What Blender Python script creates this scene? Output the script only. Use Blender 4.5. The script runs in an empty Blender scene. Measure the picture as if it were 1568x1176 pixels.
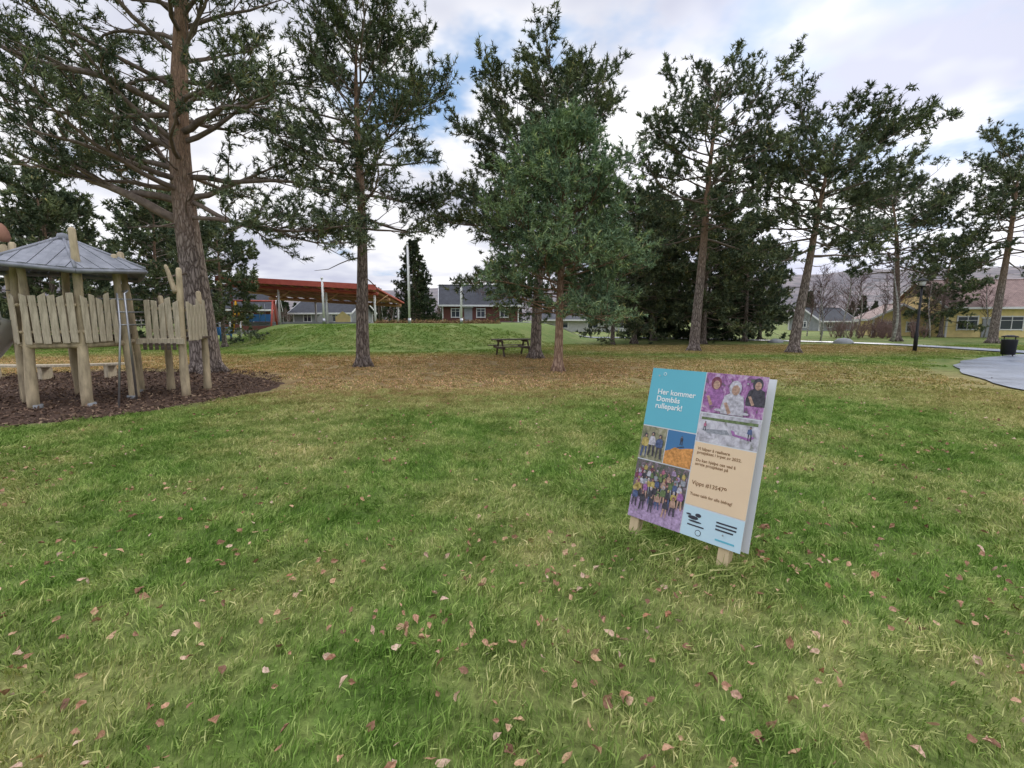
import bpy, math, random
import numpy as np
from mathutils import Vector, Matrix, noise as mnoise
rad=math.radians
sc=bpy.context.scene
COL=sc.collection

# ------------------------------------------------------------ helpers
def mat(name, rough=0.9):
    m=bpy.data.materials.new(name); m.use_nodes=True
    nt=m.node_tree; b=nt.nodes['Principled BSDF']
    b.inputs['Roughness'].default_value=rough
    b.inputs['Specular IOR Level'].default_value=0.25
    return m,nt,b
def diffuse(m,nt,b,col):
    """plain diffuse surface: fast for grass and needles"""
    d=nt.nodes.new('ShaderNodeBsdfDiffuse'); nt.links.new(col,d.inputs['Color'])
    nt.links.new(d.outputs[0],nt.nodes['Material Output'].inputs[0]); nt.nodes.remove(b)
def N(nt,t,**kw):
    n=nt.nodes.new(t)
    for k,v in kw.items(): setattr(n,k,v)
    return n
def ramp(nt,src,stops,interp='LINEAR'):
    r=N(nt,'ShaderNodeValToRGB'); r.color_ramp.interpolation=interp
    e=r.color_ramp.elements
    while len(e)<len(stops): e.new(0.5)
    for i,(p,c) in enumerate(stops):
        e[i].position=p; e[i].color=(*c,1) if len(c)==3 else c
    nt.links.new(src,r.inputs[0]); return r.outputs[0]
def noise_(nt,vec,scale,detail=4,rough=0.55):
    n=N(nt,'ShaderNodeTexNoise'); n.inputs['Scale'].default_value=scale
    n.inputs['Detail'].default_value=detail; n.inputs['Roughness'].default_value=rough
    if vec is not None: nt.links.new(vec,n.inputs['Vector'])
    return n.outputs['Fac']
def mix(nt,f,a,b,blend='MIX'):
    n=N(nt,'ShaderNodeMix',data_type='RGBA',blend_type=blend)
    for s,v in ((n.inputs[0],f),(n.inputs[6],a),(n.inputs[7],b)):
        if hasattr(v,'is_output'): nt.links.new(v,s)
        elif isinstance(v,(int,float)): s.default_value=v
        else: s.default_value=(*v,1)
    return n.outputs[2]
def math_(nt,op,a,b=None,clamp=False):
    n=N(nt,'ShaderNodeMath',operation=op); n.use_clamp=clamp
    for i,v in enumerate((a,b)):
        if v is None: continue
        if hasattr(v,'is_output'): nt.links.new(v,n.inputs[i])
        else: n.inputs[i].default_value=v
    return n.outputs[0]
def mapr(nt,v,a,b,c,d,smooth=False):
    n=N(nt,'ShaderNodeMapRange'); n.clamp=True
    if smooth: n.interpolation_type='SMOOTHSTEP'
    nt.links.new(v,n.inputs[0])
    for i,x in enumerate((a,b,c,d)): n.inputs[i+1].default_value=x
    return n.outputs[0]
def bump(nt,b,h,strength=0.4,dist=0.02):
    n=N(nt,'ShaderNodeBump'); n.inputs['Strength'].default_value=strength; n.inputs['Distance'].default_value=dist
    nt.links.new(h,n.inputs['Height']); nt.links.new(n.outputs[0],b.inputs['Normal'])
def simple(name,c1,c2=None,scale=8,rough=0.8,bmp=0.2,stretch=(1,1,1),dist=0.01,metal=0):
    m,nt,b=mat(name,rough); b.inputs['Metallic'].default_value=metal
    if c2 is None: c2=tuple(x*0.75 for x in c1)
    tc=N(nt,'ShaderNodeTexCoord'); mp=N(nt,'ShaderNodeMapping'); mp.inputs['Scale'].default_value=stretch
    nt.links.new(tc.outputs['Object'],mp.inputs[0])
    f=noise_(nt,mp.outputs[0],scale,6,0.6)
    nt.links.new(ramp(nt,f,[(0.3,c2),(0.7,c1)]),b.inputs['Base Color'])
    if bmp: bump(nt,b,f,bmp,dist)
    return m

def link(o,parent=None):
    COL.objects.link(o)
    if parent is not None: o.parent=parent
    return o
def empty(name,loc=(0,0,0),rotz=0):
    e=bpy.data.objects.new(name,None); e.empty_display_size=0.2
    COL.objects.link(e); e.location=loc; e.rotation_euler=(0,0,rotz); return e
def mesh_obj(name,V,F,m,parent=None,smooth=False,coll=None):
    me=bpy.data.meshes.new(name); me.from_pydata([tuple(v) for v in V],[],F); me.update()
    if m is not None:
        for x in (m if isinstance(m,(list,tuple)) else [m]): me.materials.append(x)
    if smooth: me.polygons.foreach_set('use_smooth',[True]*len(me.polygons))
    o=bpy.data.objects.new(name,me)
    if coll: coll.objects.link(o)
    else: COL.objects.link(o)
    if parent is not None: o.parent=parent
    return o
def tri_mesh(name,V,m,k=3):
    n=V.shape[0]; me=bpy.data.meshes.new(name)
    me.vertices.add(n*k); me.vertices.foreach_set('co',V.reshape(-1).astype(np.float32))
    me.loops.add(n*k); me.loops.foreach_set('vertex_index',np.arange(n*k,dtype=np.int32))
    me.polygons.add(n); me.polygons.foreach_set('loop_start',np.arange(0,n*k,k,dtype=np.int32))
    try: me.polygons.foreach_set('loop_total',np.full(n,k,dtype=np.int32))
    except Exception: pass
    me.update(calc_edges=True); me.materials.append(m); return me
def boxg(size,loc=(0,0,0),rot=(0,0,0)):
    sx,sy,sz=[s/2 for s in size]
    M=Matrix.Translation(loc)@Matrix.Rotation(rot[2],4,'Z')@Matrix.Rotation(rot[1],4,'Y')@Matrix.Rotation(rot[0],4,'X')
    V=[M@Vector((x*sx,y*sy,z*sz)) for x in(-1,1) for y in(-1,1) for z in(-1,1)]
    F=[(0,1,3,2),(4,6,7,5),(0,4,5,1),(2,3,7,6),(0,2,6,4),(1,5,7,3)]
    return V,F
def box(name,size,loc,m,parent=None,rot=(0,0,0),bev=0.006):
    V,F=boxg(size); o=mesh_obj(name,V,F,m,parent)
    o.location=loc; o.rotation_euler=rot
    if bev:
        b=o.modifiers.new('b','BEVEL'); b.width=bev; b.segments=2
    return o
def tubeg(V,F,pts,rads,n=8,cap=True):
    b0=len(V); pts=[Vector(p) for p in pts]; L=len(pts)
    ref=None
    for i,p in enumerate(pts):
        t=(pts[min(i+1,L-1)]-pts[max(i-1,0)])
        if t.length<1e-9: t=Vector((0,0,1))
        t.normalize()
        if ref is None: ref=Vector((1,0,0)) if abs(t.x)<0.8 else Vector((0,1,0))
        s=t.cross(ref).normalized(); u=t.cross(s)
        r=rads[i]
        for k in range(n):
            a=2*math.pi*k/n; q=p+s*(r*math.cos(a))+u*(r*math.sin(a)); V.append((q.x,q.y,q.z))
    for i in range(L-1):
        for k in range(n):
            a=b0+i*n+k; c=b0+i*n+(k+1)%n; F.append((a,c,c+n,a+n))
    if cap:
        F.append(tuple(b0+(L-1)*n+k for k in range(n))); F.append(tuple(b0+k for k in reversed(range(n))))
def tube(name,pts,rads,m,parent=None,n=10,smooth=True):
    V=[];F=[]
    if isinstance(rads,(int,float)): rads=[rads]*len(pts)
    tubeg(V,F,pts,rads,n); return mesh_obj(name,V,F,m,parent,smooth)

def hgt(x,y):
    r2=((x+8)/15)**2+((y-44)/21)**2; s=min(1,max(0,(1-r2)*2)); h=1.3*s*s*(3-2*s)
    h+=0.03*math.sin(x*0.31+1)*math.sin(y*0.27)
    return h
def in_mulch(x,y,g=1.0):
    a=math.atan2(y-10.3,x+10.8)
    k=1+0.05*math.sin(3*a+1)+0.03*math.sin(7*a)
    return ((x+10.8)/(5*k))**2+((y-10.3)/(4.4*k))**2<g
def spline(pl):
    P=[]
    for i in range(len(pl)-1):
        p0=Vector(pl[max(i-1,0)]);p1=Vector(pl[i]);p2=Vector(pl[i+1]);p3=Vector(pl[min(i+2,len(pl)-1)])
        for k in range(12):
            t=k/12; P.append(0.5*((2*p1)+(p2-p0)*t+(2*p0-5*p1+4*p2-p3)*t*t+(3*p1-p0-3*p2+p3)*t**3))
    P.append(Vector(pl[-1])); return P
ROAD=spline([(13.5,-8),(13.2,2),(14.0,10),(19.2,16.4),(28,21),(40,25),(70,33),(120,42)])
PATH=spline([(-30,62),(-6,56),(6,43),(14,39.5),(20,36),(24,30),(25.2,23),(25.4,20.5)])
RN_=np.array([tuple(p) for p in ROAD]);PN_=np.array([tuple(p) for p in PATH])
def on_road(x,y,m=0.0):
    if x<3: return False
    return (np.hypot(RN_[:,0]-x,RN_[:,1]-y).min()<2.4+m) or (np.hypot(PN_[:,0]-x,PN_[:,1]-y).min()<1.0+m)

# ------------------------------------------------------------ ground colours
def ground_color(nt,blade=False):
    g=N(nt,'ShaderNodeNewGeometry'); pos=g.outputs['Position']
    n1=noise_(nt,pos,0.45,1,0.6); n2=noise_(nt,pos,2.6,2,0.65)
    green=ramp(nt,n2,[(0.30,(0.12,0.215,0.04)),(0.5,(0.20,0.305,0.07)),(0.70,(0.36,0.42,0.135))])
    yel=ramp(nt,n2,[(0.35,(0.30,0.34,0.11)),(0.65,(0.53,0.48,0.21))])
    col=mix(nt,mapr(nt,n1,0.42,0.66,0,0.8),green,yel)
    brown=ramp(nt,n2,[(0.3,(0.38,0.25,0.12)),(0.55,(0.60,0.41,0.21)),(0.75,(0.60,0.50,0.24))])
    def ell(cx,cy,rx,ry,w,na=.9):
        s=N(nt,'ShaderNodeVectorMath',operation='SUBTRACT'); nt.links.new(pos,s.inputs[0]); s.inputs[1].default_value=(cx,cy,0)
        d=N(nt,'ShaderNodeVectorMath',operation='MULTIPLY'); nt.links.new(s.outputs[0],d.inputs[0]); d.inputs[1].default_value=(1/rx,1/ry,0)
        l=N(nt,'ShaderNodeVectorMath',operation='LENGTH'); nt.links.new(d.outputs[0],l.inputs[0])
        v=math_(nt,'ADD',l.outputs['Value'],math_(nt,'MULTIPLY',math_(nt,'SUBTRACT',n2,0.5),na))
        return math_(nt,'MULTIPLY',mapr(nt,v,0.65,1.2,1,0,False),w)
    m=None
    for e in [(-2.5,15.8,10.5,6.8,0.92),(-17,17,9,5,0.85),(13,26.5,13,5,0.7),(12,8,4,8,0.5),(6,15.5,6,4.5,0.7)]:
        v=ell(*e); m=v if m is None else math_(nt,'MAXIMUM',m,v)
    col=mix(nt,m,col,brown)
    col=mix(nt,ell(-8,38,15,15.5,.7,.3),col,(0.21,0.32,0.07))
    if blade:
        col2=ramp(nt,g.outputs['Random Per Island'],[(0,(0.40,0.50,0.36)),(0.45,(0.88,0.98,0.8)),(0.80,(1.3,1.25,1.3)),(0.9,(1.7,1.5,1.8)),(1,(1.9,1.6,2.2))])
        col=mix(nt,1.0,col,col2,'MULTIPLY')
    return col,pos,n2
mg,nt,b=mat('grass_ground',1.0)
col,pos,n2=ground_color(nt)
fine=noise_(nt,pos,28,3,0.7)
col=mix(nt,1.0,col,ramp(nt,fine,[(0.3,(0.32,0.32,0.29)),(0.6,(0.66,0.66,0.6)),(0.8,(1.1,1.1,1.1))]),'MULTIPLY')
nt.links.new(col,b.inputs['Base Color']); bump(nt,b,fine,0.5,0.03)
GROUND=mg
mb,nt,b=mat('grass_blade',0.7)
col,_,_=ground_color(nt,True); diffuse(mb,nt,b,col)
BLADE=mb

a=list(np.arange(0,50,0.8)); v=50.0; st=1.2
while v<2500: a.append(v); v+=st; st*=1.18
a.append(2600)
ax=[-q for q in reversed(a[1:])]+a
nx=len(ax); V=[(x,y,hgt(x,y)) for y in ax for x in ax]
F=[(j*nx+i,j*nx+i+1,(j+1)*nx+i+1,(j+1)*nx+i) for j in range(nx-1) for i in range(nx-1)]
mesh_obj('ground',V,F,GROUND,smooth=True)

# ------------------------------------------------------------ scatter with geometry nodes
def gn_scatter(name,pts,rots,scls,coll,pick=True):
    me=bpy.data.meshes.new(name); me.from_pydata(pts,[],[])
    ar=me.attributes.new('rot','FLOAT_VECTOR','POINT'); ar.data.foreach_set('vector',np.array(rots,dtype=np.float32).reshape(-1))
    asc=me.attributes.new('scl','FLOAT','POINT'); asc.data.foreach_set('value',np.array(scls,dtype=np.float32))
    o=bpy.data.objects.new(name,me); COL.objects.link(o)
    ng=bpy.data.node_groups.new(name,'GeometryNodeTree')
    ng.interface.new_socket('Geometry',in_out='INPUT',socket_type='NodeSocketGeometry')
    ng.interface.new_socket('Geometry',in_out='OUTPUT',socket_type='NodeSocketGeometry')
    gi=ng.nodes.new('NodeGroupInput'); go=ng.nodes.new('NodeGroupOutput')
    iop=ng.nodes.new('GeometryNodeInstanceOnPoints'); ci=ng.nodes.new('GeometryNodeCollectionInfo')
    ci.inputs['Collection'].default_value=coll; ci.inputs['Separate Children'].default_value=True; ci.inputs['Reset Children'].default_value=True
    r=ng.nodes.new('GeometryNodeInputNamedAttribute'); r.data_type='FLOAT_VECTOR'; r.inputs['Name'].default_value='rot'
    s=ng.nodes.new('GeometryNodeInputNamedAttribute'); s.data_type='FLOAT'; s.inputs['Name'].default_value='scl'
    L=ng.links.new
    L(gi.outputs[0],iop.inputs['Points']); L(ci.outputs[0],iop.inputs['Instance']); iop.inputs['Pick Instance'].default_value=pick
    L(r.outputs['Attribute'],iop.inputs['Rotation']); L(s.outputs['Attribute'],iop.inputs['Scale']); L(iop.outputs[0],go.inputs[0])
    md=o.modifiers.new('gn','NODES'); md.node_group=ng
    return o
def tilt(x,y,rz):
    gx=(hgt(x+.2,y)-hgt(x-.2,y))/.4; gy=(hgt(x,y+.2)-hgt(x,y-.2))/.4
    q=Vector((0,0,1)).rotation_difference(Vector((-gx,-gy,1)).normalized())
    return tuple((q.to_matrix()@Matrix.Rotation(rz,3,'Z')).to_euler())

def blades(rng,n,size,h0,h1,w,bend=0.6):
    x=rng.uniform(-size/2,size/2,n); y=rng.uniform(-size/2,size/2,n)
    nc=70
    cx=rng.uniform(-size/2,size/2,nc); cy=rng.uniform(-size/2,size/2,nc); k=rng.integers(0,nc,n); f=rng.random(n)<0.5
    x=np.where(f,cx[k]+rng.normal(0,0.018,n),x); y=np.where(f,cy[k]+rng.normal(0,0.018,n),y)
    ch=rng.uniform(.8,1.5,nc); caz=rng.normal(.6,1.0,nc)
    hh=rng.uniform(h0,h1,n)*np.where(f,ch[k],1); az=np.where(f,caz[k]+rng.normal(0,.6,n),rng.normal(0.6,1.3,n)); bd=rng.uniform(0.2,1.0,n)*bend
    bx=np.cos(az)*bd*hh; by=np.sin(az)*bd*hh
    a2=rng.uniform(0,2*np.pi,n); sx=np.cos(a2)*w/2; sy=np.sin(a2)*w/2
    z0=np.full(n,-0.004)
    P=lambda X,Y,Z: np.stack([X,Y,Z],-1)
    b0=P(x-sx*.7,y-sy*.7,z0)
    m0=P(x+bx*0.3+sx,y+by*0.3+sy,hh*0.55); m1=P(x+bx*0.3-sx,y+by*0.3-sy,hh*0.5)
    t=P(x+bx*1.2,y+by*1.2,hh*(1-0.3*bd))
    return np.stack([b0,m0,t,m1],1)
gc=bpy.data.collections.new('grass_patches')
for i in range(5):
    rng=np.random.default_rng(i)
    me=tri_mesh('grass_patch',blades(rng,1350,0.54,0.022,0.062,0.0052,.9),BLADE,4)
    gc.objects.link(bpy.data.objects.new('grass_patch',me))
gc2=bpy.data.collections.new('grass_patches_far')
for i in range(2):
    rng=np.random.default_rng(10+i)
    me=tri_mesh('grass_patch_far',blades(rng,800,1.2,0.02,0.05,0.026),BLADE,4)
    gc2.objects.link(bpy.data.objects.new('grass_patch_far',me))
R=random.Random(5)
pts=[];rots=[];scl=[]
y=0.3
while y<10.5:
    x=-(1.2*y+2.6)
    while x<1.2*y+2.6:
        px=x+R.uniform(-.03,.03); py=y+R.uniform(-.03,.03)
        if not in_mulch(px,py,1.06) and not on_road(px,py,.15):
            nn=mnoise.noise(Vector((px*0.8,py*0.8,0)))
            pts.append((px,py,hgt(px,py))); rots.append((0,0,R.uniform(-0.12,0.12)+math.pi/2*R.choice([0,0,0,1,-1]))); scl.append(1.0+0.2*nn+R.uniform(-.03,.1))
        x+=0.5
    y+=0.5
gn_scatter('grass',pts,rots,scl,gc)
pts=[];rots=[];scl=[]
y=11.0
while y<30:
    x=-(1.15*y+2)
    while x<1.15*y+2:
        px=x+R.uniform(-.2,.2); py=y+R.uniform(-.2,.2)
        if not in_mulch(px,py,1.1) and not on_road(px,py,.6):
            pts.append((px,py,hgt(px,py))); rots.append(tilt(px,py,R.uniform(0,6.28))); scl.append(R.uniform(.85,1.05))
        x+=1.1
    y+=1.1
gn_scatter('lawn_grass',pts,rots,scl,gc2)

rng=np.random.default_rng(77)
def tuft_blades(cx,cy,r,n,h0,h1):
    B=blades(rng,n,1.0,h0,h1,0.005,0.9); ang=rng.uniform(0,6.28,n); q=np.abs(rng.normal(0,r,n))
    base=B[:,0]; off=np.stack([cx+np.cos(ang)*q*1.3-base[:,0],cy+np.sin(ang)*q-base[:,1],np.zeros(n)],-1)
    return B+off[:,None,:]
B=np.concatenate([tuft_blades(.87,3.18,.13,700,.05,.13),tuft_blades(1.30,2.72,.13,700,.05,.13),tuft_blades(1.08,2.93,.2,1300,.05,.12)])
link(bpy.data.objects.new('long_grass',tri_mesh('long_grass',B,BLADE,4)))

# fallen leaves
ml,nt,b=mat('dead_leaf',0.7); g=N(nt,'ShaderNodeNewGeometry')
c=ramp(nt,g.outputs['Random Per Island'],[(0,(0.20,0.11,0.07)),(0.25,(0.36,0.20,0.12)),(0.5,(0.52,0.31,0.20)),(0.7,(0.56,0.38,0.22)),(0.88,(0.66,0.50,0.39)),(1,(0.42,0.19,0.10))])
c=mix(nt,1.0,c,ramp(nt,noise_(nt,g.outputs['Position'],90,2),[(0.3,(0.6,0.55,0.5)),(0.7,(1.12,1.1,1.08))]),'MULTIPLY')
nt.links.new(c,b.inputs['Base Color'])
V=[];F=[];R=random.Random(9)
def leaf(x,y,z,s):
    M=Matrix.Translation((x,y,z))@Matrix.Rotation(R.uniform(0,6.28),4,'Z')@Matrix.Rotation(R.gauss(0,.6),4,'X')@Matrix.Rotation(R.gauss(0,.5),4,'Y')
    b0=len(V); f=R.uniform(.1,.9); cu=R.uniform(-.6,.9)
    prof=[(-.5,0),(-.36,.24),(-.12,.36),(.12,.30),(.34,.15),(.58,0)]
    for (u,w) in prof: V.append(M@Vector((u*s,0,cu*u*u*s)))
    for (u,w) in prof[1:-1]: V.append(M@Vector((u*s,w*s*R.uniform(.6,1.2),(f*w+cu*u*u)*s)))
    for (u,w) in prof[1:-1]: V.append(M@Vector((u*s,-w*s*R.uniform(.6,1.2),(f*w*R.uniform(.3,1.3)+cu*u*u)*s)))
    for o in (6,10):
        F.extend([(b0,b0+1,b0+o),(b0+1,b0+2,b0+o+1,b0+o),(b0+2,b0+3,b0+o+2,b0+o+1),(b0+3,b0+4,b0+o+3,b0+o+2),(b0+4,b0+5,b0+o+3)])
n=0
while n<2500:
    y=0.6+12*R.random()**1.4; x=R.uniform(-1.2*y-1.2,1.2*y+1.2)
    dens=mnoise.noise(Vector((x*.9,y*.9,3)))
    if R.random()>0.42+dens*1.2 or in_mulch(x,y): continue
    if y<5 and x<-0.6 and R.random()<0.25: continue
    leaf(x,y,hgt(x,y)+R.uniform(.026,.054),R.uniform(.022,.054)); n+=1
for i in range(40):
    cy=R.uniform(1.2,4.5);cx=R.uniform(-.9*cy,1.05*cy)
    for i in range(R.randint(3,8)):
        xx,yy_=cx+R.gauss(0,.14),cy+R.gauss(0,.12); leaf(xx,yy_,.040+R.uniform(0,.018),R.uniform(.028,.058))
mesh_obj('fallen_leaves',V,F,ml)

# mulch
mm,nt,b=mat('bark_mulch',0.95); g=N(nt,'ShaderNodeNewGeometry')
f=noise_(nt,g.outputs['Position'],22,6,0.7)
nt.links.new(ramp(nt,f,[(0.3,(0.035,0.022,0.015)),(0.5,(0.10,0.06,0.042)),(0.7,(0.18,0.115,0.08))]),b.inputs['Base Color']); bump(nt,b,f,1,0.04)
V=[(-10.8,10.3,hgt(-10.8,10.3)+.03)];F=[]
K=120;RN=14
for r in range(1,RN+1):
    for k in range(K):
        aa=2*math.pi*k/K; q=(1+0.05*math.sin(3*aa+1)+0.03*math.sin(7*aa)+ (0.012*math.sin(23*aa)+0.01*math.sin(41*aa)))*r/RN
        x=-10.8+5*q*math.cos(aa); y=10.3+4.4*q*math.sin(aa)
        V.append((x,y,hgt(x,y)+(0.03+0.015*mnoise.noise(Vector((x*3,y*3,0))) if r<RN else -0.01)))
for k in range(K):
    F.append((0,1+k,1+(k+1)%K))
    for r in range(RN-1):
        a0=1+r*K+k;a1=1+r*K+(k+1)%K; F.append((a0,a0+K,a1+K,a1))
mesh_obj('bark_mulch',V,F,mm,smooth=True)
mc,nt,b=mat('bark_chip',0.9); g=N(nt,'ShaderNodeNewGeometry')
nt.links.new(ramp(nt,g.outputs['Random Per Island'],[(0,(0.035,0.022,0.016)),(0.5,(0.12,0.075,0.05)),(0.85,(0.21,0.135,0.09)),(1,(0.36,0.26,0.17))]),b.inputs['Base Color'])
rng=np.random.default_rng(3); n=16000
th=rng.uniform(0,2*np.pi,n); rr=np.sqrt(rng.uniform(0,1.1,n)); P=np.stack([-10.8+5*rr*np.cos(th),10.3+4.4*rr*np.sin(th),np.full(n,.045)],-1)
P[:,2]+=0.03*np.sin(P[:,0]*0.31+1)*np.sin(P[:,1]*0.27)+rng.uniform(0,.03,n)
d=rng.normal(size=(n,3))*[1,1,.35]; d/=np.linalg.norm(d,axis=1)[:,None]; e=np.cross(d,rng.normal(size=(n,3))*[.4,.4,1]); e/=np.linalg.norm(e,axis=1)[:,None]
d*=rng.uniform(.015,.04,n)[:,None]; e*=rng.uniform(.007,.016,n)[:,None]
link(bpy.data.objects.new('bark_chips',tri_mesh('bark_chips',np.stack([P-d-e,P+d-e*.8,P+d*.9+e,P-d*.8+e],1),mc,4)))

# road and path
ma,nt,b=mat('asphalt',0.42); g=N(nt,'ShaderNodeNewGeometry')
f=noise_(nt,g.outputs['Position'],60,4,0.7); f2=noise_(nt,g.outputs['Position'],0.8,4)
nt.links.new(mix(nt,1.0,ramp(nt,f,[(0.3,(0.15,0.17,0.21)),(0.7,(0.25,0.28,0.335))]),ramp(nt,f2,[(0.3,(.75,.75,.75)),(0.7,(1.2,1.2,1.2))]),'MULTIPLY'),b.inputs['Base Color']); bump(nt,b,f,0.4,0.005)
nt.links.new(mapr(nt,f2,.4,.6,.3,.6),b.inputs['Roughness'])
def strip(name,P,w,m,z):
    V=[];F=[]
    for i,p in enumerate(P):
        t=(P[min(i+1,len(P)-1)]-P[max(i-1,0)]).normalized(); nn=Vector((-t.y,t.x))
        for j in range(5):
            s=(j/4-.5)*w*(1+0.03*math.sin(i*1.7+j)); q=p+nn*s; V.append((q.x,q.y,hgt(q.x,q.y)+z))
        if i: 
            for j in range(4):
                a0=(i-1)*5+j; F.append((a0,a0+1,a0+6,a0+5))
    return mesh_obj(name,V,F,m,smooth=True)
strip('road',ROAD,4.8,ma,0.035)
strip('footpath',PATH,1.9,ma,0.05)

# ------------------------------------------------------------ trees
def bark_mat(name,low,low2,up,up2,z0,z1):
    m,nt,b=mat(name,0.95); tc=N(nt,'ShaderNodeTexCoord')
    mp=N(nt,'ShaderNodeMapping'); mp.inputs['Scale'].default_value=(9,9,2.2); nt.links.new(tc.outputs['Object'],mp.inputs[0])
    vo=N(nt,'ShaderNodeTexVoronoi',feature='DISTANCE_TO_EDGE'); vo.inputs['Scale'].default_value=1.5
    nz=N(nt,'ShaderNodeTexNoise'); nz.inputs['Scale'].default_value=1.5; nt.links.new(mp.outputs[0],nz.inputs['Vector'])
    ad=N(nt,'ShaderNodeVectorMath',operation='ADD'); nt.links.new(mp.outputs[0],ad.inputs[0]); nt.links.new(nz.outputs['Color'],ad.inputs[1])
    nt.links.new(ad.outputs[0],vo.inputs['Vector'])
    f=noise_(nt,mp.outputs[0],3,5,0.65)
    h=math_(nt,'ADD',math_(nt,'MULTIPLY',mapr(nt,vo.outputs['Distance'],0,0.25,0,1),0.7),math_(nt,'MULTIPLY',f,0.5))
    cl=ramp(nt,h,[(0.25,low2),(0.9,low)]); cu=ramp(nt,f,[(0.3,up2),(0.7,up)])
    sx=N(nt,'ShaderNodeSeparateXYZ'); nt.links.new(tc.outputs['Object'],sx.inputs[0])
    nt.links.new(mix(nt,mapr(nt,math_(nt,'ADD',sx.outputs[2],f),z0,z1,0,1),cl,cu),b.inputs['Base Color'])
    bump(nt,b,h,0.9,0.035); return m
BARK=bark_mat('pine_bark',(0.34,0.285,0.25),(0.09,0.068,0.058),(0.44,0.28,0.185),(0.21,0.14,0.10),3.8,7.5)
BARK2=bark_mat('young_pine_bark',(0.58,0.40,0.29),(0.30,0.19,0.135),(0.25,0.16,0.1),(0.12,0.08,0.05),2,5)
TWIG=simple('pine_branch',(0.27,0.21,0.17),(0.11,0.085,0.07),5)
BIRCH=simple('birch_bark',(0.62,0.6,0.56),(0.1,0.09,0.08),4,stretch=(1,1,3))
BTWIG=simple('birch_twig',(0.17,0.11,0.10),(0.11,0.07,0.065),4)
def needle_mat(name,dark,midc,light):
    m,nt,b=mat(name,0.6); g=N(nt,'ShaderNodeNewGeometry')
    c=ramp(nt,g.outputs['Random Per Island'],[(0,dark),(0.5,midc),(0.96,light),(1,(light[0]*1.9,light[1]*1.3,light[2]))])
    f=noise_(nt,g.outputs['Position'],1.1,1,0.6)
    c=mix(nt,1.0,c,ramp(nt,f,[(0.32,(0.6,0.65,0.7)),(0.5,(1,1,1)),(0.7,(1.5,1.4,1.15))]),'MULTIPLY')
    diffuse(m,nt,b,c); return m
NEED=needle_mat('pine_needles',(0.07,0.092,0.058),(0.13,0.168,0.10),(0.21,0.25,0.145))
NEEDY=needle_mat('young_pine_needles',(0.10,0.155,0.095),(0.185,0.27,0.15),(0.30,0.40,0.22))
NEEDS=needle_mat('spruce_needles',(0.034,0.050,0.031),(0.058,0.082,0.048),(0.085,0.115,0.062))

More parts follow.
